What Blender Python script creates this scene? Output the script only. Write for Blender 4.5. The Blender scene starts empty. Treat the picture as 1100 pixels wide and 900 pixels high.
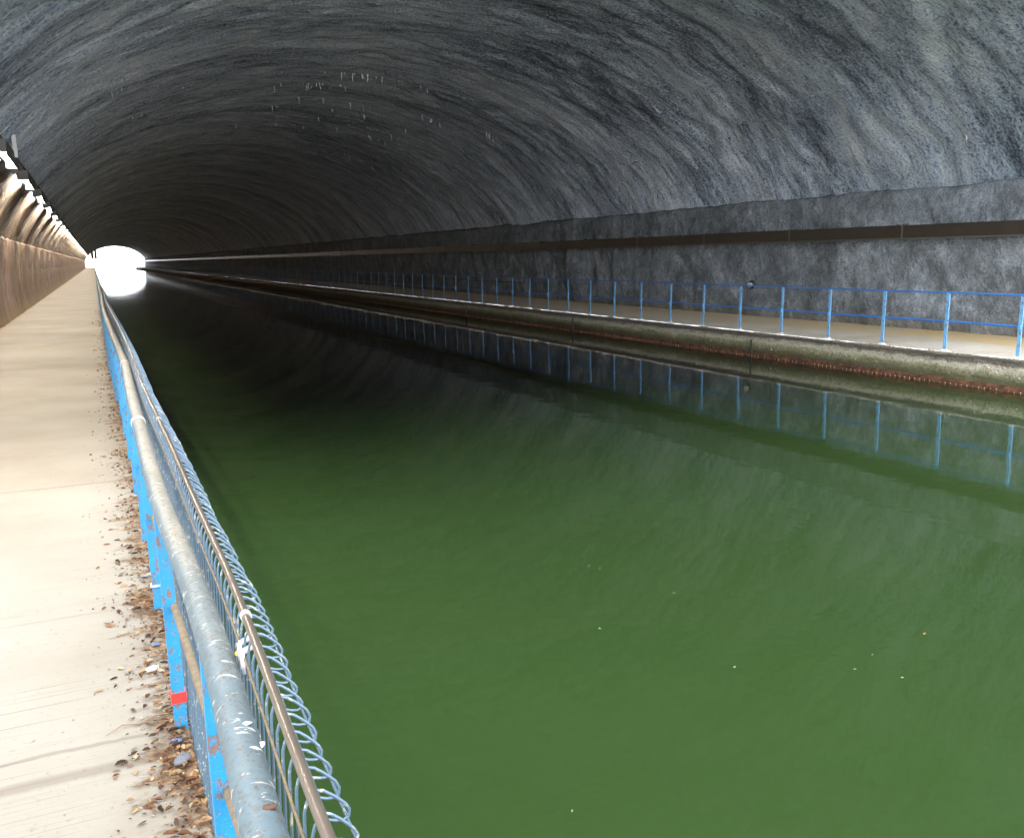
import bpy, math, random
import numpy as np
from mathutils import Matrix, Vector, noise

random.seed(7)
scene = bpy.context.scene
COL = scene.collection

# ------------------------------------------------------------------ helpers
class MB:
    """collects vertices and faces, then links them as ONE mesh object"""
    def __init__(s):
        s.v = []; s.f = []; s.uv = None; s.col = []
    def add(s, vs, fs):
        o = len(s.v); s.v += [tuple(p) for p in vs]; s.f += [tuple(i + o for i in q) for q in fs]
    def box(s, x0, x1, y0, y1, z0, z1):
        s.add([(x0,y0,z0),(x1,y0,z0),(x1,y1,z0),(x0,y1,z0),(x0,y0,z1),(x1,y0,z1),(x1,y1,z1),(x0,y1,z1)],
              [(0,3,2,1),(4,5,6,7),(0,1,5,4),(1,2,6,5),(2,3,7,6),(3,0,4,7)])
    def tube(s, pts, r, n=8, caps=True):
        pts = [Vector(p) for p in pts]; k = len(pts)
        rs = r if hasattr(r, '__len__') else [r]*k
        vs = []; prev = None
        for i, p in enumerate(pts):
            t = (pts[min(i+1,k-1)] - pts[max(i-1,0)]).normalized()
            if prev is None:
                a = Vector((0,0,1)) if abs(t.z) < .9 else Vector((0,1,0))
                u = t.cross(a).normalized()
            else:
                u = (prev - t*prev.dot(t)).normalized()
            prev = u; w = t.cross(u)
            for j in range(n):
                g = 2*math.pi*j/n
                vs.append(p + (u*math.cos(g) + w*math.sin(g))*rs[i])
        fs = [(i*n+j, i*n+(j+1)%n, (i+1)*n+(j+1)%n, (i+1)*n+j) for i in range(k-1) for j in range(n)]
        if caps: fs += [tuple(reversed(range(n))), tuple((k-1)*n+j for j in range(n))]
        s.add(vs, fs)
    def build(s, name, mat, parent=None, smooth=False):
        me = bpy.data.meshes.new(name); me.from_pydata(s.v, [], s.f); me.update()
        if s.uv is not None:
            ul = me.uv_layers.new(name='UVMap')
            li = np.zeros(len(me.loops), dtype=np.int32); me.loops.foreach_get('vertex_index', li)
            ul.data.foreach_set('uv', np.asarray(s.uv, dtype=np.float32)[li].ravel())
        if smooth: me.polygons.foreach_set('use_smooth', [True]*len(me.polygons))
        me.materials.append(mat)
        o = bpy.data.objects.new(name, me); COL.objects.link(o)
        if parent is not None: o.parent = parent
        return o

def thing(name, label, cat, loc=(0,0,0), group=None):
    o = bpy.data.objects.new(name, None); COL.objects.link(o); o.empty_display_size = .1
    o.location = loc; o['label'] = label; o['category'] = cat
    if group: o['group'] = group
    return o
def tag(o, label=None, cat=None, group=None, kind=None):
    for k, v in (('label',label),('category',cat),('group',group),('kind',kind)):
        if v: o[k] = v
    return o

# ------------------------------------------------------------------ materials
class NT:
    def __init__(s, name):
        s.m = bpy.data.materials.new(name); s.m.use_nodes = True
        s.t = s.m.node_tree; s.b = s.t.nodes['Principled BSDF']
    def n(s, typ, ins=None, **kw):
        d = s.t.nodes.new(typ)
        for k, v in kw.items(): setattr(d, k, v)
        for k, v in (ins or {}).items(): s.set(d.inputs[k], v)
        return d
    def set(s, sock, v):
        if isinstance(v, bpy.types.NodeSocket): s.t.links.new(v, sock)
        elif isinstance(v, (tuple, list)) and len(v) == 3 and sock.type == 'RGBA': sock.default_value = (*v, 1)
        else: sock.default_value = v
    def coord(s, which='Object'): return s.n('ShaderNodeTexCoord').outputs[which]
    def map(s, vec, scale=(1,1,1), loc=(0,0,0)):
        return s.n('ShaderNodeMapping', {'Vector': vec, 'Scale': scale, 'Location': loc}).outputs[0]
    def noise(s, vec, scale=1., detail=5., rough=.6, dist=0.):
        return s.n('ShaderNodeTexNoise', {'Vector': vec, 'Scale': scale, 'Detail': detail, 'Roughness': rough, 'Distortion': dist}).outputs['Fac']
    def ramp(s, fac, stops):
        d = s.n('ShaderNodeValToRGB', {'Fac': fac}); e = d.color_ramp.elements
        while len(e) < len(stops): e.new(.5)
        for el, (p, c) in zip(e, stops): el.position = p; el.color = (*c, 1) if len(c) == 3 else c
        return d.outputs[0]
    def ss(s, v, a, b):
        return s.n('ShaderNodeMapRange', {'Value': v, 'From Min': a, 'From Max': b}, interpolation_type='SMOOTHSTEP').outputs[0]
    def math(s, op, a, b=0.):
        return s.n('ShaderNodeMath', {0: a, 1: b}, operation=op, use_clamp=False).outputs[0]
    def mix(s, f, a, b, blend='MIX'):
        d = s.n('ShaderNodeMix', data_type='RGBA', blend_type=blend)
        s.set(d.inputs[0], f); s.set(d.inputs[6], a); s.set(d.inputs[7], b); return d.outputs[2]
    def sep(s, v): return s.n('ShaderNodeSeparateXYZ', {0: v}).outputs
    def bump(s, h, strength=.5, dist=.02, normal=None):
        d = s.n('ShaderNodeBump', {'Height': h, 'Strength': strength, 'Distance': dist})
        if normal is not None: s.set(d.inputs['Normal'], normal)
        return d.outputs[0]
    def out(s, **kw):
        names = dict(color='Base Color', rough='Roughness', metal='Metallic', normal='Normal', spec='Specular IOR Level',
                     emit='Emission Color', estr='Emission Strength', ior='IOR', coat='Coat Weight')
        for k, v in kw.items(): s.set(s.b.inputs[names[k]], v)
        return s.m

def simple(name, c, rough=.6, metal=0., var=.25, scale=20., spec=.5):
    t = NT(name); o = t.coord()
    f = t.noise(o, scale, 4)
    c2 = tuple(x*(1-var) for x in c)
    return t.out(color=t.mix(f, c2, tuple(min(1,x*(1+var)) for x in c)), rough=rough, metal=metal, spec=spec)

def mat_vault():
    t = NT('rough_shotcrete'); uv = t.coord('UV'); ob = t.coord('Object')
    w = t.n('ShaderNodeTexNoise', {'Vector': uv, 'Scale': .35, 'Detail': 3.}).outputs['Color']
    wv = t.n('ShaderNodeVectorMath', {0: w, 1: (.5,.5,.5)}, operation='SUBTRACT').outputs[0]
    wv = t.n('ShaderNodeVectorMath', {0: wv, 'Scale': 1.6}, operation='SCALE').outputs[0]
    uw = t.n('ShaderNodeVectorMath', {0: uv, 1: wv}, operation='ADD').outputs[0]
    streak = t.noise(t.map(uw, (.85, 3.5, 1)), 1., 7, .70)
    fine = t.noise(t.map(uv, (6.5, 14., 1)), 1., 4, .75)
    band = t.noise(t.map(uw, (.10, .36, 1)), 1., 4, .55)
    grit = t.noise(uv, 17., 3, .8)
    blot = t.noise(uw, .33, 5, .6)
    s1 = .5
    for src, k in ((streak, .95), (band, .75), (fine, .75), (grit, 1.0)):
        s1 = t.math('ADD', t.math('MULTIPLY', t.math('SUBTRACT', src, .5), k), s1)
    col = t.ramp(s1, [(.22,(.018,.022,.031)),(.40,(.16,.20,.27)),(.53,(.47,.57,.71)),(.74,(.86,.94,1.))])
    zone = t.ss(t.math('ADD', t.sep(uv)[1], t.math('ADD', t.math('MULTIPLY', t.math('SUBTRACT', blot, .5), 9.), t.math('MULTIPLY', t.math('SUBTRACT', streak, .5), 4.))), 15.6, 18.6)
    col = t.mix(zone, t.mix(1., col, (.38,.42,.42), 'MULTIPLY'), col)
    col = t.mix(t.math('MULTIPLY', t.ss(grit, .42, .33), .6), col, (.02,.022,.026))
    # warm dirt patches and dark holes
    dirt = t.ss(blot, .52, .70)
    col = t.mix(t.math('MULTIPLY', dirt, .5), col, (.15,.155,.155))
    for (u, v, ru, rv) in HOLES:
        d = t.n('ShaderNodeVectorMath', {0: uw, 1: (u, v, 0)}, operation='SUBTRACT').outputs[0]
        d = t.n('ShaderNodeVectorMath', {0: d, 1: (1/ru, 1/rv, 0)}, operation='MULTIPLY').outputs[0]
        ln = t.n('ShaderNodeVectorMath', {0: d}, operation='LENGTH').outputs['Value']
        ln = t.math('ADD', ln, t.math('MULTIPLY', t.math('SUBTRACT', t.math('ADD', fine, grit), 1.), 3.2))
        col = t.mix(t.math('MULTIPLY', t.ss(ln, 1.3, .1), .95), col, (.010,.010,.010))
    # cracks
    ck = t.n('ShaderNodeTexVoronoi', {'Vector': t.map(uw, (.13,.42,1)), 'Scale': 1.}, feature='DISTANCE_TO_EDGE').outputs['Distance']
    ckm = t.math('MULTIPLY', t.ss(t.math('ADD', ck, t.math('MULTIPLY', t.math('SUBTRACT', fine, .5), .03)), .012, .003), t.ss(blot, .44, .36))
    col = t.mix(t.math('MULTIPLY', ckm, .85), col, (.012,.012,.012))
    # brown clayey tint low on the lamp side
    u = t.sep(uv)[0]
    col = t.mix(t.math('MULTIPLY', t.ss(t.math('ADD', t.sep(uv)[1], t.math('MULTIPLY', band, 20.)), 14., 34.), .45), col, t.ramp(s1, [(.22,(.15,.18,.23)),(.45,(.64,.76,.92)),(.7,(.96,.98,1.)),(.8,(1,1,1))]))  # paler deeper in, lifting the tone where daylight fades out
    brown = t.ss(u, ULAMP+.3, ULAMP-.25)
    bc = t.ramp(streak, [(.3,(.017,.010,.005)),(.55,(.08,.052,.029)),(.75,(.19,.135,.08))])
    col = t.mix(brown, col, bc)
    h = t.math('ADD', t.math('MULTIPLY', streak, 1.0), t.math('MULTIPLY', fine, .3))
    h = t.math('ADD', h, t.math('MULTIPLY', grit, .75))
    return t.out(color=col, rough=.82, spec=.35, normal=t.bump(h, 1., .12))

def mat_wall_grey():
    t = NT('lumpy_side_wall_concrete'); ob = t.coord('Object')
    a = t.noise(t.map(ob, (1, 1.1, 1.15)), 1.1, 7, .68)
    b = t.noise(t.map(ob, (3, 3.2, 2.8)), 1.6, 6, .7)
    g = t.noise(ob, 24., 4, .75)
    s = t.math('ADD', t.math('MULTIPLY', a, .6), t.math('MULTIPLY', b, .4))
    s = t.math('ADD', s, t.math('MULTIPLY', t.math('SUBTRACT', g, .5), .5))
    col = t.ramp(s, [(.29,(.06,.066,.072)),(.46,(.125,.142,.155)),(.60,(.245,.275,.30)),(.74,(.43,.47,.51))])
    z = t.sep(ob)[2]
    low = t.math('MULTIPLY', t.ss(t.math('ADD', z, t.math('MULTIPLY', b, .6)), -.9, -1.5), .55)
    col = t.mix(low, col, (.16,.125,.075))
    h = t.math('ADD', t.math('ADD', a, t.math('MULTIPLY', b, .7)), t.math('MULTIPLY', g, .2))
    return t.out(color=col, rough=.85, spec=.35, normal=t.bump(h, 1., .12))

def mat_wall_brown():
    t = NT('brown_side_wall_concrete'); ob = t.coord('Object')
    a = t.noise(t.map(ob, (1, 2.2, .35)), 1.2, 8, .68)
    g = t.noise(ob, 14., 4, .7)
    big = t.noise(ob, .22, 3, .5)
    s = t.math('ADD', t.math('MULTIPLY', a, .7), t.math('MULTIPLY', g, .3))
    col = t.ramp(s, [(.34,(.020,.011,.006)),(.5,(.072,.043,.025)),(.68,(.15,.10,.062))])
    col = t.mix(t.math('MULTIPLY', t.ss(big,.4,.65), .45), col, (.105,.064,.053))
    z = t.sep(ob)[2]
    col = t.mix(t.math('MULTIPLY', t.ss(z, -1.15, -1.7), .6), col, (.15,.105,.05))
    return t.out(color=col, rough=.85, spec=.3, normal=t.bump(s, 1., .10))

def mat_path():
    t = NT('cream_concrete_path'); ob = t.coord('Object'); X, Y, Z = t.sep(ob)
    a = t.noise(ob, .7, 5, .6); g = t.noise(ob, 35., 5, .7)
    broom = t.noise(t.map(ob, (1.2, 95., 1)), 1., 3, .6)
    bm = t.ss(t.noise(ob, .8, 2), .38, .62)
    col = t.ramp(a, [(.3,(.123,.107,.084)),(.55,(.149,.136,.113)),(.75,(.166,.153,.132))])
    col = t.mix(t.math('MULTIPLY', t.ss(g, .57, .72), .45), col, (.075,.06,.042))
    col = t.mix(t.math('MULTIPLY', t.math('MULTIPLY', t.ss(broom,.56,.74), bm), .6), col, (.075,.062,.046))
    # little dark pits and grains
    sp = t.n('ShaderNodeTexVoronoi', {'Vector': t.map(ob, (1,.7,1)), 'Scale': 17.}).outputs['Distance']
    spm = t.math('MULTIPLY', t.ss(sp, .13, .05), t.ss(t.noise(ob, 9., 2), .52, .62))
    col = t.mix(t.math('MULTIPLY', spm, .75), col, (.07,.052,.036))
    # cross joints
    for y0, wd in JOINTS:
        d = t.math('ABSOLUTE', t.math('SUBTRACT', t.math('ADD', Y, t.math('MULTIPLY', t.math('SUBTRACT', t.noise(ob, 5., 3), .5), .05)), y0))
        col = t.mix(t.math('MULTIPLY', t.ss(d, wd, wd*.2), .4), col, (.05,.036,.022))
    # silt thrown against the railing, ragged across the path
    n1 = t.noise(t.map(ob, (3.2, 8.5, 1)), 1., 8, .72)
    n2 = t.noise(t.map(ob, (.8, 1.3, 1)), 1., 4, .6)
    m = t.math('ADD', t.math('SUBTRACT', X, .015), t.math('MULTIPLY', t.math('SUBTRACT', n1, .5), .95))
    m = t.math('ADD', m, t.math('MULTIPLY', t.math('SUBTRACT', n2, .5), .22))
    silt = t.ss(m, .01, .15)
    sc = t.ramp(t.noise(ob, 28., 5, .7), [(.32,(.018,.009,.004)),(.5,(.085,.044,.018)),(.7,(.20,.14,.075))])
    col = t.mix(t.math('MULTIPLY', silt, .88), col, sc)
    # browner edge against the wall
    col = t.mix(t.math('MULTIPLY', t.ss(t.math('ADD', X, t.math('MULTIPLY', n1, .4)), -1.95, -2.3), .6), col, (.14,.095,.052))
    h = t.math('ADD', t.math('MULTIPLY', g, .4), t.math('MULTIPLY', broom, .5))
    h = t.math('ADD', h, t.math('MULTIPLY', silt, t.math('MULTIPLY', n1, 3.)))
    return t.out(color=col, rough=.9, spec=.25, normal=t.bump(h, .6, .006))

def mat_ledge():
    t = NT('pale_walkway_concrete'); ob = t.coord('Object'); X, Y, Z = t.sep(ob)
    a = t.noise(ob, .5, 6, .65); g = t.noise(ob, 16., 4, .7); b = t.noise(t.map(ob,(1.3,.35,1)), 1., 4, .6)
    col = t.ramp(t.math('ADD', t.math('MULTIPLY', a, .7), t.math('MULTIPLY', g, .3)), [(.35,(.34,.29,.22)),(.5,(.47,.43,.36)),(.7,(.56,.53,.48))])
    och = t.math('MULTIPLY', t.ss(t.math('ADD', X, t.math('MULTIPLY', t.math('SUBTRACT', b, .5), 4.)), 14.2, 15.6), .8)
    col = t.mix(och, col, (.50,.36,.16))
    col = t.mix(t.math('MULTIPLY', t.ss(Y, 11., 24.), .5), col, (.74,.62,.43))  # paler with depth, standing in for light the walkway loses
    return t.out(color=col, rough=.9, spec=.25, normal=t.bump(g, .5, .02))

def mat_quay():
    t = NT('mossy_quay_concrete'); ob = t.coord('Object'); X, Y, Z = t.sep(ob)
    n = t.noise(t.map(ob,(3,1.2,3)), 2.2, 7, .68); g = t.noise(ob, 22., 4, .75); b = t.noise(t.map(ob,(1,.25,1)), 1., 3, .6)
    zz = t.math('ADD', Z, t.math('MULTIPLY', t.math('SUBTRACT', n, .5), .20))
    zz = t.math('ADD', zz, t.math('MULTIPLY', t.math('SUBTRACT', b, .5), .12))
    f = t.n('ShaderNodeMapRange', {'Value': zz, 'From Min': -2.27, 'From Max': -1.72}).outputs[0]
    col = t.ramp(f, [(.0,(.10,.035,.012)),(.16,(.085,.04,.014)),(.24,(.07,.055,.026)),(.36,(.085,.092,.045)),(.52,(.20,.195,.11)),
                     (.64,(.36,.34,.255)),(.74,(.30,.285,.22)),(.80,(.12,.112,.09)),(.95,(.20,.18,.145)),(1.,(.15,.14,.115))])  # dark stop near the top paints the shadow under the lip
    col = t.mix(t.math('MULTIPLY', t.ss(g,.45,.68), .65), col, t.mix(t.noise(ob,3.,3), (.02,.02,.014), (.05,.045,.03)))
    return t.out(color=col, rough=.85, spec=.3, normal=t.bump(t.math('ADD', n, t.math('MULTIPLY', g, .5)), 1., .06))

def mat_paint(name, c, rust=.56, worn=.4, rough=.42):
    t = NT(name); ob = t.coord('Object')
    a = t.noise(t.map(ob,(1,1,.6)), 30., 6, .72); b = t.noise(ob, 4., 4, .6); g = t.noise(ob, 130., 3, .7)
    col = t.mix(b, tuple(x*.72 for x in c), tuple(min(1,x*1.2) for x in c))
    r = t.ss(a, rust, rust+.07)
    rc = t.mix(t.noise(ob, 60., 3), (.045,.022,.012), (.16,.085,.045))
    col = t.mix(t.math('MULTIPLY', r, worn+.45), col, rc)
    col = t.mix(t.math('MULTIPLY', t.ss(g, .62, .75), .25), col, (.55,.6,.6))
    return t.out(color=col, rough=t.math('ADD', t.math('MULTIPLY', r, .35), rough), normal=t.bump(t.math('SUBTRACT', g, r), .35, .003))

def mat_handrail():
    t = NT('weathered_pale_blue_handrail'); ob = t.coord('Object'); X, Y, Z = t.sep(ob)
    a = t.noise(t.map(ob,(8,2.5,8)), 1.5, 6, .65); b = t.noise(ob, 2.3, 4, .6)
    blue = t.mix(a, (.026,.048,.064), (.068,.098,.108))
    dust = t.mix(a, (.09,.081,.062), (.175,.164,.132))
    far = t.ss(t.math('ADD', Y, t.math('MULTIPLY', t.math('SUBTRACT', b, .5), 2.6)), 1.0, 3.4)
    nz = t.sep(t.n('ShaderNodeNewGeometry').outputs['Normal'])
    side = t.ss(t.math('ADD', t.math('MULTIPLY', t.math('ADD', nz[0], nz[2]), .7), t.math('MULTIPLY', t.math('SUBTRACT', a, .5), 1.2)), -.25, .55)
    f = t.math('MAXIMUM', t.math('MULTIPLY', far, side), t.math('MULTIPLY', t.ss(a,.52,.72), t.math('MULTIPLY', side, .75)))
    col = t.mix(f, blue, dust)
    # rust and mud flecks, pale scuffs
    gr = t.noise(ob, 60., 5, .75)
    col = t.mix(t.math('MULTIPLY', t.ss(gr, .50, .62), .6), col, (.045,.042,.034))
    wob = t.n('ShaderNodeVectorMath', {0: ob, 1: t.n('ShaderNodeVectorMath', {0: t.n('ShaderNodeTexNoise', {'Vector': ob, 'Scale': 90.}).outputs['Color'], 'Scale': .012}, operation='SCALE').outputs[0]}, operation='ADD').outputs[0]
    v = t.n('ShaderNodeTexVoronoi', {'Vector': t.map(wob,(1,.8,1)), 'Scale': 95.})
    fl = t.math('MULTIPLY', t.ss(v.outputs['Distance'], .36, .20), t.ss(t.noise(ob, 13., 3), .40, .50))
    col = t.mix(t.math('MULTIPLY', fl, .85), col, (.06,.032,.014))
    sc = t.noise(t.map(ob,(26,60,26)), 1., 4, .6, .8)
    col = t.mix(t.math('MULTIPLY', t.ss(sc, .61, .68), .7), col, (.36,.36,.33))
    return t.out(color=col, rough=t.math('ADD', t.math('MULTIPLY', f, .2), .58), normal=t.bump(t.math('ADD', a, t.math('MULTIPLY', sc, .4)), .35, .004))

def mat_water():
    """clear moving skin of the canal: Fresnel mirror over the turbid body just below it"""
    t = NT('canal_water_surface'); ob = t.coord('Object')
    a = t.noise(t.map(ob,(1.,.8,1)), .9, 4, .55, .6); b = t.noise(t.map(ob,(1.,.55,1)), 4.5, 3, .5)
    h = t.math('ADD', t.math('MULTIPLY', a, 1.), t.math('MULTIPLY', b, .12))
    nrm = t.bump(h, .16, .022)
    fr = t.n('ShaderNodeFresnel', {'IOR': 1.33, 'Normal': nrm})
    tr = t.n('ShaderNodeBsdfTransparent'); gl = t.n('ShaderNodeBsdfGlossy', {'Roughness': .035, 'Normal': nrm, 'Color': (1,1,1)})
    mx = t.n('ShaderNodeMixShader', {0: fr.outputs[0], 1: tr.outputs[0], 2: gl.outputs[0]})
    t.t.links.new(mx.outputs[0], t.t.nodes['Material Output'].inputs[0])
    return t.m

def mat_murk():
    t = NT('murky_green_water_body'); ob = t.coord('Object')
    c = t.noise(ob, .16, 3, .5); g = t.noise(t.map(ob,(1,.6,1)), 2.2, 4, .6)
    col = t.mix(t.math('ADD', t.math('MULTIPLY', c, .7), t.math('MULTIPLY', g, .3)), (.0175,.0375,.0095), (.0255,.0495,.0142))
    return t.out(color=col, rough=1., spec=0.)

def mat_leaf():
    t = NT('dead_leaves'); a = t.n('ShaderNodeAttribute', attribute_name='tint').outputs['Fac']
    col = t.ramp(a, [(0,(.02,.010,.005)),(.4,(.075,.030,.011)),(.7,(.15,.068,.026)),(.88,(.23,.15,.072)),(1,(.30,.235,.145))])
    return t.out(color=t.mix(t.noise(t.coord(), 90., 3), t.mix(.45, col, (0,0,0)), col), rough=.8, spec=.25)

def emit(name, c, s):
    t = NT(name); return t.out(color=(.8,.8,.8), emit=c, estr=s)

# ------------------------------------------------------------------ constants
YM, YF = 7.1, 335.0           # the two mouths of the tunnel
CX, CZ, AX, BZ = 6.9, -1.0, 9.7, 6.4
ZP, ZW = -1.72, -2.248
WALL_TOP_L, WALL_TOP_R = .75, 1.28
QX = 13.0                     # face of the far quay
PEX = .180                    # edge of the near path
TA0 = math.pi - math.asin((WALL_TOP_L - .1 - CZ)/BZ)
TA1 = math.asin((WALL_TOP_R - .12 - CZ)/BZ)
def vpt(th): return CX + AX*math.cos(th), CZ + BZ*math.sin(th)
NA = 230
TH = np.linspace(TA0, TA1, NA)
VX, VZ = CX + AX*np.cos(TH), CZ + BZ*np.sin(TH)
ARC = np.concatenate([[0], np.cumsum(np.hypot(np.diff(VX), np.diff(VZ)))])
def u_of_deg(d): return float(np.interp(-math.radians(d), -TH, ARC))
LAMP_X, LAMP_Z = -1.36, 2.13
ULAMP = float(ARC[np.argmin(np.hypot(VX+1.55, VZ-2.15))])
HOLES = [(u_of_deg(135.6),16.8,.5,.16),(u_of_deg(62.9),17.4,.6,.2),(u_of_deg(74.5),20.2,.7,.22),(u_of_deg(54.3),14.4,.5,.17),
         (u_of_deg(21.5),18.2,.3,.22),(u_of_deg(139),18.0,.25,.1),(u_of_deg(24),39.,1.3,.10),(u_of_deg(80),23.5,1.2,.09),(u_of_deg(70),18.3,1.0,.06),(u_of_deg(34),19.5,.5,.12),(u_of_deg(50),15.5,.8,.06)]
JOINTS = [(3.14,.05),(3.32,.02),(7.6,.03),(16.7,.04)]

def nz(x, y, z=0.): return noise.noise(Vector((x, y, z)))
def ysteps(y0, y1, segs):
    """segs: (until, step)"""
    ys = [y0]; 
    for until, st in segs:
        while ys[-1] + st < min(until, y1): ys.append(ys[-1] + st)
    ys.append(y1); return ys

# ------------------------------------------------------------------ tunnel
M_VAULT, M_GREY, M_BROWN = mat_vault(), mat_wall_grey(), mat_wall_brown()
M_FACE = simple('mouth_concrete', (.3,.29,.27), .85, 0, .3, 3.)
tunnel = thing('canal_tunnel', 'long canal tunnel with a streaked dark grey vault over the water', 'tunnel', (0,0,0))

def grid(name, ys, prof, disp, mat, parent, uv=None):
    """sheet swept along Y; prof(j) -> x, z, nx, nz"""
    m = MB(); n = len(prof); uvs = []
    for y in ys:
        for j, (x, z, ax, az, u) in enumerate(prof):
            d = disp(u, y, x, z)
            m.v.append((x + ax*d, y, z + az*d)); uvs.append((u, y))
    for i in range(len(ys)-1):
        for j in range(n-1):
            a = i*n + j; m.f.append((a, a+1, a+n+1, a+n))
    m.uv = uvs
    return m.build(name, mat, parent, True)

ys = ysteps(YM, YF, [(45,.13),(110,.5),(400,2.)])
prof = []
for th, x, z, u in zip(TH, VX, VZ, ARC):
    ax, az = -math.cos(th)/AX, -math.sin(th)/BZ; l = math.hypot(ax, az)
    prof.append((float(x), float(z), ax/l, az/l, float(u)))
def dvault(u, y, x, z):
    w = .8*nz(u*.3, y*.3, 9.)
    return .075*nz(u*.22, (y+w)*.5) + .05*nz(u*.45+3, (y+w)*1.7, 2.) + .042*nz(u*1.2, y*3.4, 5.) + .042*nz(u*1.4, y*1.9, 8.) + .018*nz(u*3.5, y*5., 7.)
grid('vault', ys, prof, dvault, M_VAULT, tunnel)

def wall_profile(pts, step=.12):
    out = []; u = 0
    for (x0,z0),(x1,z1) in zip(pts, pts[1:]):
        L = math.hypot(x1-x0, z1-z0); k = max(1, int(L/step))
        for i in range(k):
            t = i/k; out.append((x0+(x1-x0)*t, z0+(z1-z0)*t, u + L*t, (x1-x0)/L, (z1-z0)/L))
        u += L
    out.append((*pts[-1], u, out[-1][3], out[-1][4])); return out
# far side wall, with a rough shelf along its top
pr = [(x, z, -dz, dx, u) for x, z, u, dx, dz in wall_profile([(16.08,ZP-.05),(15.98,-.6),(15.84,WALL_TOP_R-.10),(15.90,WALL_TOP_R),(16.2,WALL_TOP_R+.06)])]
def dright(u, y, x, z):
    k = 1. if u < 2.7 else .35
    return k*(.10*nz(u*.7, y*.6, 20.) + .075*nz(u*1.7, y*1.9, 21.) + .04*nz(u*4.2, y*4.2, 22.)) + .06*nz(0, y*.5, 25.)
wr = grid('side_wall', ys, pr, dright, M_GREY, tunnel); tag(wr, 'lumpy grey side wall along the far walkway')
# near side wall: brown, with a jagged lip at the top
pr = [(x, z, dz, -dx, u) for x, z, u, dx, dz in wall_profile([(-2.42,ZP-.05),(-2.52,-1.),(-2.52,-.3),(-2.36,WALL_TOP_L-.02),(-2.37,WALL_TOP_L+.02),(-2.6,WALL_TOP_L+.04)])]
def dleft(u, y, x, z):
    e = .045*nz(1, y*2.6, 31.) if u > 2.2 else 0
    return .05*nz(u*.5, y*1.1, 30.) + .03*nz(u*1.3, y*2.6, 32.) + .014*nz(u*4, y*5, 33.) + e
wl = grid('side_wall', ys, pr, dleft, M_BROWN, tunnel); tag(wl, 'brown lamp lit side wall beside the near path')

def mouth(y, sgn):
    m = MB(); out = []
    inner = [(-2.5, ZP)] + [(-2.5, z) for z in (-1., 0.)] + [vpt(t) for t in np.linspace(TA0, TA1, 48)] + [(16.15, .3), (16.15, ZP)]
    cx = sum(p[0] for p in inner)/len(inner)
    outer = []
    for x, z in inner:
        if z <= .5 or True:
            ox = -14. if x <= -2.4 else (28. if x >= 15.9 else None)
            if ox is None:
                t = (x+2.45)/(15.95+2.45); ox = -14 + 42*t
            oz = z if (x <= -2.4 or x >= 15.9) else 9.2
        outer.append((ox, oz))
    k = len(inner)
    vs = [(x, y, z) for x, z in inner] + [(x, y, z) for x, z in outer]
    m.add(vs, [(i, i+1, k+i+1, k+i) for i in range(k-1)])
    # the collar returning into the tunnel
    return m.build('mouth_wall', M_FACE, tunnel)
mouth(YM-.02, -1); mouth(YF+.02, 1)

# thin white lime straws hanging from the vault
M_LIME = simple('white_lime_deposit', (.9,.9,.87), .7, 0, .08, 30.)
m = MB(); R2 = random.Random(11)
def straw(th, y, L, r):
    x, z = vpt(th); m.tube([(x, y, z+.05), (x+R2.uniform(-.01,.01), y, z-L*.5), (x+R2.uniform(-.01,.01), y+R2.uniform(-.01,.01), z-L)], [r, r*.8, r*.35], 5)
clusters = [(85.6,27.,.9,16),(84.,27.2,.5,8),(90.4,29.,.6,9),(93.,29.5,.5,6),(97.9,33.6,.5,6),(63.,30.7,.5,4),(80.,31.5,.8,6),(74.,33.,.8,7),(70.,35.,1.,8),
            (66.,36.5,.9,7),(88.,38.,.8,5),(61.,35.,.8,6),(115.,27.,.4,3),(122.,30.,.5,4),(128.,24.,.3,2),(100.,24.,.4,2),(52.,29.,.6,4),(45.,24.,.5,3),
            (38.,18.5,.25,2),(34.,13.6,.2,1),(31.,12.4,.2,1),(104.,40.,1.,4),(58.,42.,1.2,6),(40.,38.,.9,5),(35.,33.,.8,4)]
for deg, y, sp, k in clusters:
    yy = y + R2.uniform(-.1,.1)
    for i in range(k):
        th = math.radians(deg) + R2.gauss(0, sp)/9.5
        L = R2.choice([.04,.06,.08,.12,.2]) if deg > 45 else R2.uniform(.03,.09)
        straw(th, yy + R2.gauss(0,.08), L, R2.uniform(.009,.016)*(1.5 if yy > 25 else .8))
lime = m.build('lime_straws', M_LIME, tunnel); lime['kind'] = 'stuff'; lime['label'] = 'thin white lime straws hanging from cracks in the vault'

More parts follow.
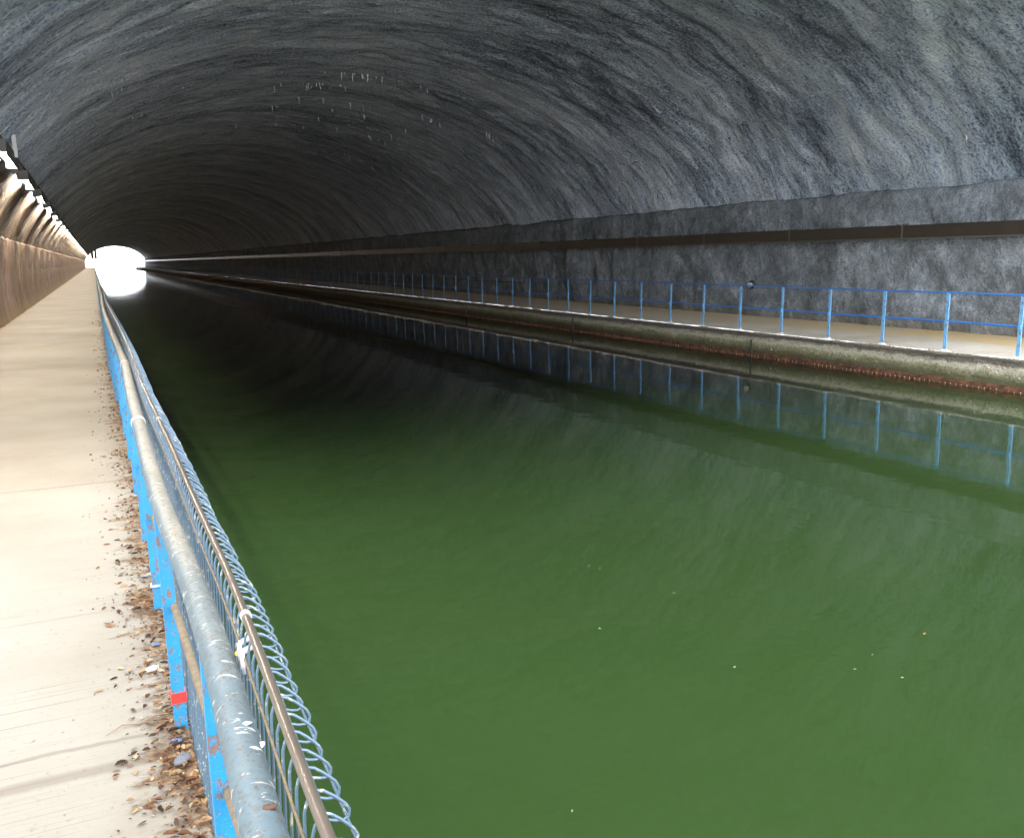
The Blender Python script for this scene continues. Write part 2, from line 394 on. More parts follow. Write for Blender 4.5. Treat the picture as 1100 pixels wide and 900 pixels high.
# ------------------------------------------------------------------ lamps over the near path
M_TUBE = emit('lit_lamp_tube', (1., .90, .76), 440.)
M_HOUS = simple('lamp_housing_metal', (.09,.085,.08), .5, .1, .2, 10.)
M_STRAP = simple('white_strap', (.6,.6,.58), .5)
ORD = ['nearest','second','third','fourth','fifth','sixth','seventh','eighth','ninth','tenth']
def make_lamp():
    r = thing('tunnel_lamp', 'x', 'lamp', group='strip lamps along the tunnel wall above the near path')
    L = 1.55
    h = MB()   # trough open downwards, canal-side lip added to keep its light off the water
    pf = [(-.12,-.02),(-.12,.07),(.12,.09),(.135,-.205),(.125,-.205),(.11,.07),(-.11,.05),(-.11,-.02)]
    n = len(pf)
    vs = [(x,-L,z) for x,z in pf] + [(x,L,z) for x,z in pf]
    h.add(vs, [(i,(i+1)%n,n+(i+1)%n,n+i) for i in range(n)])
    h.box(-.118,.128,-L-.012,-L-.002,-.15,.085); h.box(-.118,.128,L+.002,L+.012,-.15,.085)
    h.build('housing', M_HOUS, r)
    tb = MB(); tb.tube([(0,-L+.03,-.01),(0,L-.03,-.01)], .06, 6); tb.build('lamp_tube', M_TUBE, r)
    for yb in (-.48, .48):
        b = MB(); b.box(-.32,-.121,yb-.02,yb+.02,.02,.06); b.build('bracket', M_HOUS, r)
    return r
def copy_tree(o, parent=None):
    c = o.copy(); COL.objects.link(c)
    if parent is not None: c.parent = parent
    for ch in list(o.children): copy_tree(ch, c)
    return c
lamp0 = make_lamp()
lampY = [8.25 + 6.05*k for k in range(54)]  # first lamp lies out of view, added to brighten the path
for i, y in enumerate(lampY):
    o = lamp0 if i == 0 else copy_tree(lamp0)
    o.location = (LAMP_X, y, LAMP_Z)
for i, o in enumerate([lamp0] + [c for c in COL.objects if c.name.startswith('tunnel_lamp.')]):
    o.rotation_euler = (0, math.radians(2), 0)
    if i < 2: o['label'] = 'unseen lit strip lamp just outside the left picture edge on the near wall'
    elif i <= 10: o['label'] = f'{ORD[i-2]} lit strip lamp from the left picture edge along the near wall'
    else: o['label'] = 'small distant strip lamp merging into the white line of lamps toward the far mouth'
m = MB(); m.tube([(vpt(math.radians(148.6))[0]+.05 + .02*nz(y*.3,3), y, vpt(math.radians(148.6))[1]-.03) for y in ysteps(YM, YF, [(60,1.5),(400,6.)])], .022, 6)
tag(m.build('cable', simple('brown_cable', (.09,.06,.045), .6), None, True), 'thin brown cable running just above the strip lamps on the near wall', 'cable')
# white angled strap beside the first lamp in view
m = MB()
x, z = vpt(math.radians(146.6)); y = 20.9
m.box(x-.06, x+.02, y-.03, y+.03, z-.42, z+.02); m.box(x-.28, x-.062, y-.03, y+.03, z-.03, z+.025)
tag(m.build('wall_bracket', M_STRAP), 'white angled bracket on the vault just above the first strip lamp in view', 'bracket')

# ------------------------------------------------------------------ far wall: duct, cable, drain
M_DUCT = simple('dark_brown_duct', (.030,.025,.018), .38, 0, .35, 2.5, .6)
duct = thing('cable_duct', 'dark brown cable duct running level along the far side wall', 'duct', (15.9, 20, .38))
duct.location = (0,0,0)
m = MB()
yy = ysteps(YM, YF-.2, [(400, 3.43)])
for a, b in zip(yy, yy[1:]):
    dz = .012*nz(a, 40); m.box(15.68, 16.05, a+.004, b-.004, .25+dz, .515+dz)
m.build('trunking', M_DUCT, duct)
m = MB(); m.box(15.655, 16.0, YM, YF-.2, .215, .243); m.build('bottom_lip', simple('dark_grey_lip',(.075,.07,.062),.45), duct)
M_COL = simple('joint_grey', (.07,.06,.05), .6)
for y in yy[1:60]:
    m = MB(); m.box(15.672, 16.0, y-.018, y+.018, .24, .535); m.build('joint_strip', M_COL, duct)

def line_cable(z, r, label, x=15.93):
    m = MB(); m.tube([(x + .0, y, z + .03*nz(y*.2, z)) for y in ysteps(33, YF, [(80,1.2),(400,5.)])], r, 6)
    tag(m.build('cable', simple('black_cable', (.02,.02,.02), .6), None, True), label, 'cable')
line_cable(-1.08, .014, 'thin black cable sagging along the far side wall behind the blue railing')
dr = thing('drain_pipe', 'short grey drain pipe sticking out of the far side wall behind the railing', 'pipe', (15.95,19.05,-.86)); dr.scale = (.75,.75,.75)
m = MB(); n = 16; pts = []
for rr, xx in ((.085,.1),(.085,-.12),(.062,-.12),(.062,.05)):
    pts += [(xx, rr*math.cos(2*math.pi*k/n), rr*math.sin(2*math.pi*k/n)) for k in range(n)]
m.add(pts, [(i*n+j, i*n+(j+1)%n, (i+1)*n+(j+1)%n, (i+1)*n+j) for i in range(3) for j in range(n)])
m.build('pipe_end', simple('pipe_grey',(.34,.34,.33),.6), dr, True)
m = MB(); m.add([(.045, .062*math.cos(2*math.pi*k/n), .062*math.sin(2*math.pi*k/n)) for k in range(n)], [tuple(range(n))])
m.build('bore', simple('bore_black',(.006,.006,.006),.9), dr)
m = MB(); m.tube([(.02,.0,.0),(-.035,.0,.0)], .15, 14); m.build('dark_surround', simple('surround_black',(.02,.02,.018),.5), dr, True)  # dark disc around the pipe end

# ------------------------------------------------------------------ near path, far walkway and quay, water, ground
M_PATH, M_LEDGE, M_QUAY, M_WATER = mat_path(), mat_ledge(), mat_quay(), mat_water()
m = MB()
yy = [-40.] + ysteps(-5, YF+60, [(60,.5),(500,6.)])
for y in yy:
    e = PEX + .012*nz(y*1.7, 50); zz = .012*nz(y*.3, 51)
    m.v += [(-3.2,y,ZP+.02),(-2.3,y,ZP+.006+zz*.5),(-1.1,y,ZP),(e-.02,y,ZP),(e,y,ZP-.02),(e,y,ZW-.6)]
k = 6
for i in range(len(yy)-1):
    for j in range(k-1):
        a = i*k+j; m.f.append((a, a+1, a+k+1, a+k))
tag(m.build('path', M_PATH), kind='structure')
m = MB(); yy = [-40.] + ysteps(-2, YF+60, [(60,.25),(500,5.)])
for y in yy:
    e = QX + .03*nz(y*.9, 60) + .03*nz(y*3.1, 61)
    m.v += [(e+.012,y,ZP),(14.5,y,ZP+.012*nz(y*.5,62)),(16.4,y,ZP+.03)]
for i in range(len(yy)-1):
    for j in range(2):
        a = i*3+j; m.f.append((a, a+1, a+4, a+3))
tag(m.build('walkway', M_LEDGE), kind='structure')

quay = thing('quay_wall', 'low mossy quay wall with rusty waterline under the far walkway', 'quay wall', (0,0,0))
m = MB(); yy = [-40.] + ysteps(-2, YF, [(40,.11),(90,.4),(500,3.)])
# (offset from face, z)
qp = [(.03,ZP-.004),(-.012,ZP-.012),(-.015,ZP-.04),(.035,ZP-.065),(.05,ZP-.12),(.03,ZP-.15),(-.04,ZP-.165),(-.055,ZP-.19),(-.05,ZP-.25),(-.048,ZP-.35),(-.045,ZP-.435)]
k = len(qp)
for y in yy:
    e = QX + .03*nz(y*.9, 60)
    for j, (dx, z) in enumerate(qp):
        b = .030*nz(y*2.2, z*9, 63) + .022*nz(y*6, z*16, 64)
        dz = .012*nz(y*4, z*8, 65) if 1 < j < k-1 else 0
        chip = max(0, nz(y*1.3, 66.)-.15)*.09 if j in (1,2,3) else 0
        m.v.append((e + dx + b*(.5 if j == 0 else 1) + chip, y, z + dz))
for i in range(len(yy)-1):
    for j in range(k-1):
        a = i*k+j; m.f.append((a, a+1, a+k+1, a+k))
m.build('face', M_QUAY, quay, True)
M_RUST = NT('rusted_sheet_pile')
_o = M_RUST.coord(); _n = M_RUST.noise(M_RUST.map(_o,(2,1,2)), 6., 6, .7)
M_RUST = M_RUST.out(color=M_RUST.ramp(_n, [(.35,(.014,.009,.005)),(.5,(.06,.025,.010)),(.68,(.15,.06,.02))]), rough=.85, normal=M_RUST.bump(_n, 1., .03))
m = MB(); yy = [-40.] + ysteps(-2, YF, [(60,.5),(500,5.)])
for y in yy:
    e = QX - .06 + .03*nz(y*.9, 60)
    m.v += [(e+.02,y,ZP-.425),(e-.005,y,ZP-.432),(e-.012,y,ZP-.47),(e-.012,y,ZW-.3)]
for i in range(len(yy)-1):
    for j in range(3):
        a = i*4+j; m.f.append((a, a+1, a+5, a+4))
m.build('rust_strip', M_RUST, quay)
m = MB(); y = 6.
while y < 45.:
    e = QX - .072 + .03*nz(y*.9, 60); z = ZW + .018 + .008*nz(y*3, 70); w_ = R2.uniform(.006,.013)
    if R2.random() < .85: m.tube([(e+.012, y, z), (e-.006, y, z), (e-.014, y, z-.002)], [w_, w_, w_*.5], 6)
    y += .105
st = m.build('rivet_row', simple('pale_rust', (.34,.22,.12), .7, 0, .5, 9.), quay); st['kind'] = 'stuff'
for y in (15.38, 23.5, 32.):
    m = MB(); e = QX - .06 + .03*nz(y*.9, 60); m.box(e-.03, e+.06, y-.007, y+.007, ZW-.05, ZP-.16)
    m.build('expansion_joint', simple('joint_black', (.02,.019,.016), .8), quay)

# loose moss and crumbs that roughen the quay edge
m = MB()
for i in range(2600):
    y = 8 + 50*R2.random()**1.7; e = QX + .03*nz(y*.9, 60)
    z = R2.choice([ZP-.16, ZP-.165, ZP-.17, ZP-.20, ZP-.25, ZP-.3, ZP-.01]) + R2.gauss(0,.02)
    s_ = R2.uniform(.008,.028)
    c = Vector((e - .055 + R2.uniform(-.01,.03) if z < ZP-.1 else e + R2.uniform(-.02,.12), y, min(z, ZP+.004)))
    q = [c + Vector((R2.uniform(-1,.3), R2.uniform(-1,1), R2.uniform(-.6,.8)))*s_ for _ in range(4)]
    m.add(q, [(0,1,2),(0,2,3),(0,3,1),(1,3,2)])
crumb = NT('moss_and_crumbs'); _o = crumb.coord()
crumb = crumb.out(color=crumb.ramp(crumb.noise(_o, 7., 4), [(.38,(.035,.05,.015)),(.48,(.16,.16,.08)),(.58,(.45,.42,.34)),(.68,(.30,.15,.06))]), rough=.9)
mo = m.build('moss_clumps', crumb, quay); mo['kind'] = 'stuff'

m = MB(); m.add([(PEX-.05,-300,ZW),(QX+.2,-300,ZW),(QX+.2,900,ZW),(PEX-.05,900,ZW)], [(0,1,2,3)])
tag(m.build('water', M_WATER), kind='structure')
m = MB(); m.add([(PEX-.04,-300,ZW-.03),(QX+.19,-300,ZW-.03),(QX+.19,900,ZW-.03),(PEX-.04,900,ZW-.03)], [(0,1,2,3)])
tag(m.build('turbid_layer', mat_murk()), kind='structure')  # added sheet just under the surface, carries the murky water colour
M_GRASS = simple('grass_ground', (.10,.13,.05), .9, 0, .5, .8)
M_PALE_GROUND = simple('pale_bounce_ground', (.42,.40,.35), .9, 0, .25, 3.)  # pale tone chosen to whiten the far mouth and bounce light inside
m = MB()
for x0, x1 in ((-900,-2.9),(16.3,900)):
    m.add([(x0,-900,ZP-.02),(x1,-900,ZP-.02),(x1,2500,ZP-.02),(x0,2500,ZP-.02)], [(0,1,2,3)])
m.add([(-2.9,-900,ZP-.02),(.1,-900,ZP-.02),(.1,-40,ZP-.02),(-2.9,-40,ZP-.02)], [(0,1,2,3)])
m.add([(13.1,-900,ZP-.02),(16.3,-900,ZP-.02),(16.3,-40,ZP-.02),(13.1,-40,ZP-.02)], [(0,1,2,3)])
tag(m.build('ground', M_PALE_GROUND), kind='structure')
m = MB()
xs = [-40,-25,-14,0,7,14,28,40,55]; zs = [-1.6,3,7.5,9.6,10.,9.6,7.5,3,-1.6]; yy = ysteps(YM+.3, YF-.3, [(400,8.)])
for y in yy:
    for x, z in zip(xs, zs): m.v.append((x, y, z + (.8*nz(x*.05,y*.05,80) + .8 if -20 < x < 35 else 0)))
for i in range(len(yy)-1):
    for j in range(8):
        a = i*9+j; m.f.append((a, a+1, a+10, a+9))
tag(m.build('hill', M_GRASS, None, True), kind='structure')

# ------------------------------------------------------------------ far railing
M_BLUE_F = mat_paint('bright_blue_paint_far', (.11,.28,.47), .55, .4)
M_BLUE_FD = mat_paint('deep_blue_paint_far', (.025,.13,.38), .60, .3)
fr = thing('railing', 'slim bright blue railing along the far walkway, reflected in the water', 'railing', (0,0,0))
FX = 13.12; sp = 1.3505; y0 = 9.285 - 4*sp
ZT = ZP + .995
rest = MB(); posts = 0; i = 0
while y0 + i*sp < YF - 1:
    y = y0 + i*sp; i += 1
    lean = .016 + .012*nz(y*3, 90)
    def pm(mm):
        w, d = .031, .009
        for z0, z1 in ((ZP-.01, ZT),):
            a = FX; b = FX + lean
            mm.add([(a-d,y-w,z0),(a+d,y-w,z0),(a+d,y+w,z0),(a-d,y+w,z0),(b-d,y-w,z1),(b+d,y-w,z1),(b+d,y+w,z1),(b-d,y+w,z1)],
                   [(0,3,2,1),(4,5,6,7),(0,1,5,4),(1,2,6,5),(2,3,7,6),(3,0,4,7)])
            mm.box(a-.026, a+.008, y-.026, y+.026, z0+.47, z0+.53)
    if posts < 100:
        mm = MB(); pm(mm); mm.build('post', M_BLUE_F, fr); posts += 1
    else: pm(rest)
r_ = rest.build('post', M_BLUE_F, fr); r_['kind'] = 'stuff'
ends = [y0-.5] + [y0 + k*sp for k in range(1, i)]
mm = MB(); mm.tube([(FX+.018+.006*nz(y,91), y, ZT-.008+.008*nz(y*.7,92)) for y in ends], .017, 6); mm.build('top_rail', M_BLUE_FD, fr, True)
mm = MB(); mm.tube([(FX+.028+.006*nz(y,93), y, ZP+.50+.008*nz(y*.7,94)) for y in ends], .021, 6); mm.build('mid_rail', M_BLUE_FD, fr, True)
M_FOOT = simple('pale_mortar', (.50,.47,.42), .9)
for k in range(40):
    mm = MB()
    y = y0 + k*sp; mm.add([(FX-.07,y-.08,ZP-.004),(FX+.07,y-.07,ZP-.004),(FX+.06,y+.08,ZP-.004),(FX-.06,y+.07,ZP-.004),(FX-.02,y-.035,ZP+.03),(FX+.02,y-.035,ZP+.03),(FX+.02,y+.035,ZP+.03),(FX-.02,y+.035,ZP+.03)],
        [(4,5,6,7),(0,1,5,4),(1,2,6,5),(2,3,7,6),(3,0,4,7)])
    mm.build('mortar_foot', M_FOOT, fr)

# ------------------------------------------------------------------ near railing
TY = [-3,1.,1.23,1.71,2.23,2.73,3.21,4.03,6.2,7.9,10.9,13.94,17.,24.,31.,40,60,400]
TX = [.142,.146,.149,.163,.161,.148,.134,.134,.141,.160,.125,.104,.086,.098,.086,.09,.085,.085]
RY = [-3,1.04,1.28,1.45,1.8,2.1,2.65,3.67,4.4,5.4,8.1,11.8,14.8,19,25,34,60,400]
RX = [.198,.201,.207,.211,.219,.222,.215,.214,.208,.198,.209,.194,.168,.142,.160,.125,.125,.125]
def tx(y): return float(np.interp(y, TY, TX))
def rx(y): return float(np.interp(y, RY, RX))
# rounded versions of the measured bends
def sm(f, y): return (f(y-.25)+2*f(y)+f(y+.25))/4
ZTB, RT = -.825, .033
M_TUBEP, M_BLUE_N, M_MID = mat_handrail(), mat_paint('sky_blue_post_paint', (.010,.145,.29), .535, .45, .42), simple('dusty_tan_rail', (.095,.07,.042), .85, 0, .8, 30.)
M_BLUE_ND = mat_paint('deep_blue_post_paint', (.02,.16,.42), .555, .4, .4)
nr = thing('railing', 'thick weathered pale blue handrail on flaking blue posts beside the near path', 'railing', (0,0,0))
hy = ysteps(-1., YF-.5, [(12,.12),(40,.5),(400,4.)])
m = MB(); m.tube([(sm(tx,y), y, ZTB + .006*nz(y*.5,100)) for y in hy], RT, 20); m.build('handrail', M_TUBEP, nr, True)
M_COLLAR = simple('pale_collar', (.30,.29,.25), .6)
for y in (4.95, 7.9, 10.9, 13.94, 17., 20.1, 24., 31.):
    m = MB(); m.tube([(sm(tx,y-.016), y-.016, ZTB), (sm(tx,y+.016), y+.016, ZTB)], RT+.004, 18); m.build('collar', M_COLLAR, nr, True)
def post_x(y): return (.167 if y < 2.5 else .143) if y < 12 else sm(tx, y) + .002
ny = [.75, 2.02, 3.30, 4.545] + [4.545 + 1.27*k for k in range(1, 260)]
rest = MB(); cnt = 0
M_TAPE = simple('red_tape', (.50,.022,.018), .4, 0, .15, 60.); M_TIE = simple('white_tie', (.4,.4,.39), .5)
for y in ny:
    if y > YF - 1: break
    x = post_x(y); zt = ZTB + .0
    mm = MB() if cnt < 100 else rest
    dx = sm(tx,y) - x
    def slab(x0,x1,ya,yb):
        mm.add([(x0,ya,ZP-.03),(x1,ya,ZP-.03),(x1,yb,ZP-.03),(x0,yb,ZP-.03),(x0+dx,ya,zt),(x1+dx,ya,zt),(x1+dx,yb,zt),(x0+dx,yb,zt)],
               [(0,3,2,1),(4,5,6,7),(0,1,5,4),(1,2,6,5),(2,3,7,6),(3,0,4,7)])
    slab(x-.018, x+.022, y-.004, y+.004)
    slab(x-.0235, x-.0175, y-.0045, y+.030)
    if cnt < 100:
        p = mm.build('post', M_BLUE_N, nr)
        if abs(y-3.30) < .01:
            p['label'] = 'blue post wrapped with a band of red tape near its foot'
            tm = MB(); xx = x + dx*.12; tm.box(xx-.027, xx+.026, y-.009, y+.036, -1.612, -1.572); tm.build('red_tape', M_TAPE, p)
        if abs(y-4.545) < .01:
            p['label'] = 'blue post with a white cable tie around it'
            tm = MB(); xx = x + dx*.2; tm.box(xx-.030, xx+.030, y-.010, y+.038, -1.585, -1.577); tm.build('cable_tie', M_TIE, p)
    cnt += 1
r_ = rest.build('post', M_BLUE_N, nr); r_['kind'] = 'stuff'
m = MB(); pts = []
for k in range(len(ny)-1):
    if ny[k] > YF-2: break
    for f in (0, .12, .5, .88):
        y = ny[k] + (ny[k+1]-ny[k])*f; bow = .018*math.sin(math.pi*f)
        pts.append((post_x(y) + .010 + bow, y, -1.235 - .012*math.sin(math.pi*f) + .01*nz(y, 103)))
m.tube(pts, .0135, 8); m.build('mid_rail', M_MID, nr, True)

# roll-top wire mesh behind the handrail
M_WIRE = NT('blue_grey_wire'); _o = M_WIRE.coord(); _n = M_WIRE.noise(_o, 40., 5, .7); _b = M_WIRE.noise(_o, 3., 3)
M_WIRE = M_WIRE.out(color=M_WIRE.mix(M_WIRE.ss(_n,.55,.68), M_WIRE.mix(_b,(.033,.06,.088),(.078,.118,.155)), (.30,.28,.23)), rough=.42, metal=.25)
M_DIRTY = simple('dirty_wire', (.085,.058,.028), .8, 0, .8, 60.)
M_ROD = NT('grey_brown_top_tube'); _o = M_ROD.coord(); _n = M_ROD.noise(M_ROD.map(_o,(20,2,20)), 2., 5, .6)
M_ROD = M_ROD.out(color=M_ROD.mix(_n,(.075,.06,.046),(.15,.125,.10)), rough=.33, metal=.6)
mf = thing('mesh_fence', 'rolled top wire mesh fence between the near handrail and the water', 'fence', (0,0,0))
roll = [(-.032,-1.75),(-.016,-1.3),(.0,-.79),(.0,-.770),(.001,-.754),(.005,-.740),(.011,-.730),(.019,-.7255),(.028,-.729),(.040,-.739),(.050,-.749),(.058,-.758),(.063,-.768),(.062,-.778),(.055,-.782),(.043,-.780),(.031,-.775)]
def px(y): return sm(rx, y)*.989 - .007
def zoff(y): return .008*nz(y*.4, 110)
yw = -.3; panels = {}; rest = MB(); far = 0
while yw < 150:
    k = int((yw+.6)//2.5)
    tgt = panels.setdefault(k, MB()) if yw < 60 else rest
    nS = 6 if yw < 8 else (4 if yw < 30 else 3)
    pp = roll if yw < 30 else [roll[0],roll[2],roll[5],roll[7],roll[11],roll[14]]
    j = R2.uniform(-.006,.006) if R2.random() < .85 else R2.uniform(-.03,.03); jw = R2.uniform(-.05,.05); jz = R2.uniform(-.0025,.0025)
    tgt.tube([(px(yw)+dx*(1+jw), yw + j*(z+1.) + dx*jw, z+zoff(yw)+(jz if z > -.76 else 0)) for dx, z in pp], (.0023 + .0003*min(yw,4)) if yw < 30 else .004, nS, False)
    yw += .0572 if yw < 30 else (.115 if yw < 60 else .24)
for k, mm in panels.items():
    a, b = k*2.5-.6, (k+1)*2.5-.6
    for dx, z in ((-.0285,-1.745),(-.0277,-1.73),(-.0223,-1.58),(-.0167,-1.42),(-.0113,-1.26),(-.0065,-1.1),(-.001,-.94),(.060,-.781),(.033,-.779)):
        yy = ysteps(a+.03, b-.03, [(400,.25)])
        mm.tube([(px(y)+dx, y, z+zoff(y)) for y in yy], .0024, 5, False)
    mm.build('mesh_panel', M_WIRE, mf, True)
for dx, z in ((-.028,-1.74),(-.016,-1.4),(-.003,-1.0),(.061,-.78)):
    rest.tube([(px(y)+dx, y, z) for y in ysteps(60, YF-1, [(400,6.)])], .004, 3, False)
rest.build('mesh_panel', M_WIRE, mf)
# dirt-caked line wire just above the handrail
m = MB(); m.tube([(px(y)-.004, y, -.787 + zoff(y)) for y in ysteps(.2, 60, [(400,.25)])], .0024, 6); m.build('line_wire', M_DIRTY, mf, True)
m = MB(); m.tube([(px(y)-.004, y, -.955 + zoff(y)) for y in ysteps(.2, 60, [(400,.25)])], .0036, 6); m.build('line_wire', M_DIRTY, mf, True)
m = MB(); m.tube([(px(y)+.008, y, -.7135 + zoff(y)) for y in ysteps(-.5, YF-1, [(20,.2),(60,.8),(400,5.)])], .0088, 14); m.build('top_tube', M_ROD, mf, True)
M_CLIP = simple('white_clip', (.34,.33,.34), .4)
for y in (1.78, 4.33, 5.6, 7.9, 10.9, 15.):
    m = MB(); c = (px(y)+.008, y, -.7135+zoff(y)); m.tube([(c[0],c[1]-.008,c[2]),(c[0],c[1]+.008,c[2])], .0115, 12); m.build('clip', M_CLIP, mf, True)
# pair of small white clamps tying the mesh, under the top tube
for y in (1.745, 1.79):
    m = MB(); m.tube([(px(y)-.008, y, -.775), (px(y)+.012, y+.004, -.768), (px(y)+.03, y+.006, -.762)], .0065, 8); m.box(px(y)-.012, px(y)-.004, y-.006, y+.006, -.82, -.775)
    m.build('clamp', M_CLIP, mf, True)

# ------------------------------------------------------------------ litter
M_LEAF = mat_leaf()
m = MB(); tint = []
def leaf(c, s_, curl, rot, tilt, tv):
    R = Matrix.Rotation(rot, 3, 'Z') @ Matrix.Rotation(tilt, 3, 'X')
    L = [(-1,0,0),(-.35,.42,curl*.5),(.35,.38,curl*.55),(1,0,curl*.3),(.35,-.38,curl*.55),(-.35,-.42,curl*.5),(-.35,0,0),(.35,0,.05)]
    m.add([c + R @ (Vector(p)*s_) for p in L], [(0,6,1),(1,6,7,2),(2,7,3),(3,7,4),(4,7,6,5),(5,6,0)])
    tint.extend([tv]*8)
for i in range(9500):
    y = 1.9 + 34*R2.random()**2.1
    dens = nz(y*1.6, 120) + .5*nz(y*5, 121)
    if R2.random() > .72 + 1.1*dens: continue
    x = PEX - .012 - abs(R2.gauss(0, .090 + .05*max(0,dens))) - (.22*R2.random() if R2.random() < .10 else 0)
    s_ = R2.choice([.003,.005,.006,.008,.010,.013,.018])*R2.uniform(.7,1.4)
    leaf(Vector((x, y, ZP + .004 + R2.random()*.012*(1 if x > .02 else .3))), s_, R2.uniform(.1,1.1), R2.uniform(0,6.3), R2.gauss(0,.5), R2.random())
lv = m.build('leaf_litter', M_LEAF)
at = lv.data.attributes.new('tint', 'FLOAT', 'POINT'); at.data.foreach_set('value', tint)
tag(lv, 'crumpled brown dead leaves heaped along the foot of the near railing', 'leaf litter', kind='stuff')

def pebble(name, loc, s_, mat, label, cat, flat=.45, seed=0, rot=0., group=None):
    mm = MB(); rr = random.Random(seed); n1, n2 = 6, 9; vs = []
    for i in range(n1+1):
        ph = math.pi*i/n1
        for j in range(n2):
            g = 2*math.pi*j/n2; k = 1 + rr.uniform(-.18,.18)
            vs.append((s_*k*math.sin(ph)*math.cos(g)*1.25, s_*k*math.sin(ph)*math.sin(g)*.8, s_*flat*math.cos(ph)*k))
    mm.add(vs, [(i*n2+j, i*n2+(j+1)%n2, (i+1)*n2+(j+1)%n2, (i+1)*n2+j) for i in range(n1) for j in range(n2)])
    o = mm.build(name, mat, None, True); o.location = loc; o.rotation_euler.z = rot
    return tag(o, label, cat, group)
M_STONE = simple('white_stone', (.36,.34,.30), .8, 0, .15, 40.); M_FLAKE = simple('blue_flake', (.03,.06,.13), .6, 0, .3, 40.)
pebble('stone', (.072, 3.86, ZP+.012), .026, M_STONE, 'white stone lying among the leaves between the two nearest blue posts in full view', 'stone', .4, 1, .5)
pebble('paint_flake', (.10, 4.12, ZP+.012), .018, M_FLAKE, 'pale blue paint flake just below the post with the white tie', 'paint flake', .2, 2)
pebble('paint_flake', (.115, 3.19, ZP+.016), .017, M_FLAKE, 'deep blue scrap beside the foot of the red taped post', 'paint flake', .4, 3)
pebble('paint_flake', (.105, 5.1, ZP+.012), .02, simple('pale_blue_flake',(.09,.125,.17),.7), 'pale blue flake in the leaves beyond the post with the white tie', 'paint flake', .25, 4)
pebble('stone', (.125, 3.05, ZP+.018), .03, simple('blue_grey_stone',(.06,.064,.074),.8), 'bluish grey stone in the leaves just in front of the red taped post', 'stone', .5, 5, 1.)
pebble('berry', (sm(tx,1.80)+RT+.006, 1.79, -.795), .0075, simple('yellow_berry',(.66,.33,.03),.5), 'tiny yellow berry caught between the handrail and the mesh', 'berry', .9, 6)
pebble('paper_scrap', (sm(tx,1.49)+.012, 1.49, ZTB+RT-.001), .0085, simple('white_scrap',(.42,.42,.40),.6), 'round white speck stuck on top of the near handrail', 'scrap', .12, 7)
pebble('paper_scrap', (sm(tx,1.43)+.027, 1.43, ZTB+RT-.014), .010, simple('white_chip',(.42,.42,.40),.6), 'longer white chip on the water side of the near handrail', 'scrap', .15, 8, .9)
pebble('dirt_clod', (sm(tx,1.225)+.012, 1.225, ZTB+RT), .009, simple('rusty_clod',(.05,.022,.010),.9), 'rust brown clod on the handrail at the bottom of the picture', 'dirt clod', .5, 9)
m = MB(); tw = [(-.115,3.36),(-.06,3.405),(0.,3.40),(.06,3.43),(.125,3.425)]
m.tube([(x, y, ZP + .008 + .006*(i%2)) for i, (x, y) in enumerate(tw)], [.0015,.0025,.003,.003,.0025], 6)
tag(m.build('twig', simple('twig_bark', (.16,.10,.06), .8), None, True), 'thin brown twig lying across the path toward the red taped post', 'twig')
m = MB(); tint = []
for i in range(1):
    leaf(Vector((-.22, 2.72, ZP+.012)), .016, .5, .8, .2, .6)
lf = m.build('leaf', M_LEAF); at = lf.data.attributes.new('tint', 'FLOAT', 'POINT'); at.data.foreach_set('value', tint)
tag(lf, 'single brown leaf alone on the bare concrete near the bottom edge', 'leaf')
# flecks afloat
M_FL1 = simple('orange_fleck', (.22,.075,.018), .6); M_FL2 = simple('pale_fleck', (.13,.15,.07), .6)
def fleck(x, y, s_, mat, label, rot, group=None):
    mm = MB(); mm.add([(-s_,0,0),(-.2*s_,.45*s_,.002),(s_,.05*s_,.001),(.1*s_,-.4*s_,.003)], [(0,3,2,1)])
    o = mm.build('floating_leaf', mat); o.location = (x,y,ZW+.004); o.rotation_euler.z = rot
    tag(o, label, 'leaf', group)
fleck(4.277,3.46,.017,M_FL1,'small orange leaf floating alone on the green water at lower right',.3)
fleck(1.579,2.89,.010,M_FL2,'tiny pale speck floating nearest the mesh fence at the bottom of the water',.9)
RF = random.Random(3)
for x, y, s_, a in [(RF.uniform(1.,10.), 3+11*RF.random()**1.3, RF.uniform(.005,.012), RF.uniform(0,6)) for _ in range(34)] + [(3.0,3.62,.014,.5),(3.38,6.66,.016,1.2),(2.2,6.2,.014,2.),(3.1,5.4,.013,.2),(5.6,6.2,.016,.7),(2.9,9.5,.02,.3),(7.6,9.2,.02,1.5),(4.2,8.2,.018,.1),(2.6,4.4,.012,2.2)]:
    fleck(x,y,s_,M_FL2,'tiny pale fleck floating out on the open green water','' and 0 or a,'pale flecks afloat on the green water')

# ------------------------------------------------------------------ boards by the far mouth
sg = thing('hanging_sign', 'pair of narrow boards, one yellowish and one grey, hanging by the far mouth', 'sign', (0,0,0))
Ys = 300.
for name, x0, x1, z0, z1, c in (('yellow_board',-.55,.25,1.1,4.6,(.6,.5,.2)),('grey_board',.45,1.15,1.0,4.2,(.4,.43,.4))):
    m = MB(); m.box(x0,x1,Ys,Ys+.08,z0,z1); m.build(name, simple(name+'_paint', c, .7, 0, .2, 2.), sg)
m = MB(); m.box(-.5,1.1,Ys+.02,Ys+.06,4.2,4.3); m.tube([(-.1,Ys+.04,4.25),(-.1,Ys+.04,vpt(math.radians(136))[1]+.1)], .04, 6); m.build('hanger', M_HOUS, sg)

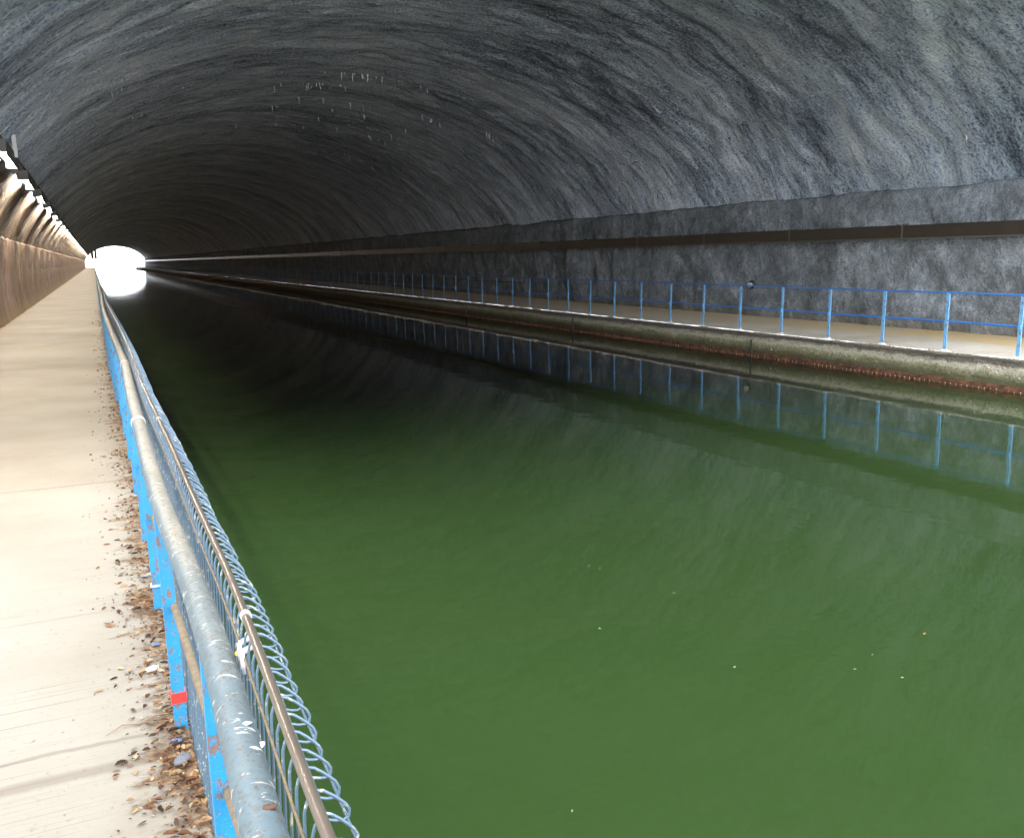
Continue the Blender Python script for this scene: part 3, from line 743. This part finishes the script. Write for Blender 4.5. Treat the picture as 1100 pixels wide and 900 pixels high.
# ------------------------------------------------------------------ world, sun, camera
w = bpy.data.worlds.new('World'); scene.world = w; w.use_nodes = True
nt = w.node_tree; bg = nt.nodes['Background']
sky = nt.nodes.new('ShaderNodeTexSky'); sky.sky_type = 'NISHITA'; sky.sun_disc = False
SUN_EL, SUN_AZ = math.radians(52), math.radians(205)      # azimuth clockwise from +Y
sky.sun_elevation = SUN_EL; sky.sun_rotation = SUN_AZ
tc = nt.nodes.new('ShaderNodeTexCoord'); mp = nt.nodes.new('ShaderNodeMapping'); mp.inputs['Scale'].default_value = (2,2,5)
cl = nt.nodes.new('ShaderNodeTexNoise'); cl.inputs['Scale'].default_value = 1.4; cl.inputs['Detail'].default_value = 6
nt.links.new(tc.outputs['Generated'], mp.inputs[0]); nt.links.new(mp.outputs[0], cl.inputs[0])
rp = nt.nodes.new('ShaderNodeValToRGB'); rp.color_ramp.elements[0].position = .25; rp.color_ramp.elements[1].position = .5
rp.color_ramp.elements[0].color = (.55,.55,.55,1)
nt.links.new(cl.outputs['Fac'], rp.inputs[0])
mx = nt.nodes.new('ShaderNodeMix'); mx.data_type = 'RGBA'
nt.links.new(rp.outputs[0], mx.inputs[0]); nt.links.new(sky.outputs[0], mx.inputs[6])
WHITE = 62.
mx.inputs[7].default_value = (WHITE*.97, WHITE, WHITE*1.06, 1)   # cloud layer added to light the tunnel, in the sky texture's own units
nt.links.new(mx.outputs[2], bg.inputs[0]); bg.inputs[1].default_value = .15

ld = bpy.data.lights.new('sun', 'SUN'); ld.energy = 1.0; ld.angle = math.radians(25); ld.color = (1,.95,.88)
lo = bpy.data.objects.new('sun', ld); COL.objects.link(lo)
d = Vector((math.sin(SUN_AZ)*math.cos(SUN_EL), math.cos(SUN_AZ)*math.cos(SUN_EL), math.sin(SUN_EL)))
lo.rotation_euler = d.to_track_quat('Z', 'Y').to_euler()

cam = bpy.data.cameras.new('camera'); co = bpy.data.objects.new('camera', cam); COL.objects.link(co)
yaw, pitch, roll_ = .432904876, .181861039, -.0163916733
f = Vector((math.sin(yaw)*math.cos(pitch), math.cos(yaw)*math.cos(pitch), -math.sin(pitch)))
r = Vector((math.cos(yaw), -math.sin(yaw), 0)); u = r.cross(f)
r2 = r*math.cos(roll_) + u*math.sin(roll_); u2 = -r*math.sin(roll_) + u*math.cos(roll_)
co.matrix_world = Matrix(((r2.x,u2.x,-f.x,0),(r2.y,u2.y,-f.y,0),(r2.z,u2.z,-f.z,0),(0,0,0,1)))
cam.sensor_width = 36; cam.lens = 950.84/1100*36; cam.clip_start = .05; cam.clip_end = 5000
scene.camera = co
scene.view_settings.view_transform = 'Standard'; scene.view_settings.look = 'None'; scene.view_settings.exposure = 0
scene.render.engine = 'CYCLES'
cy = scene.cycles
cy.use_denoising = True; cy.max_bounces = 5; cy.diffuse_bounces = 4; cy.glossy_bounces = 3; cy.sample_clamp_indirect = 6.; cy.caustics_reflective = True; cy.blur_glossy = .6; cy.sample_clamp_direct = 0.
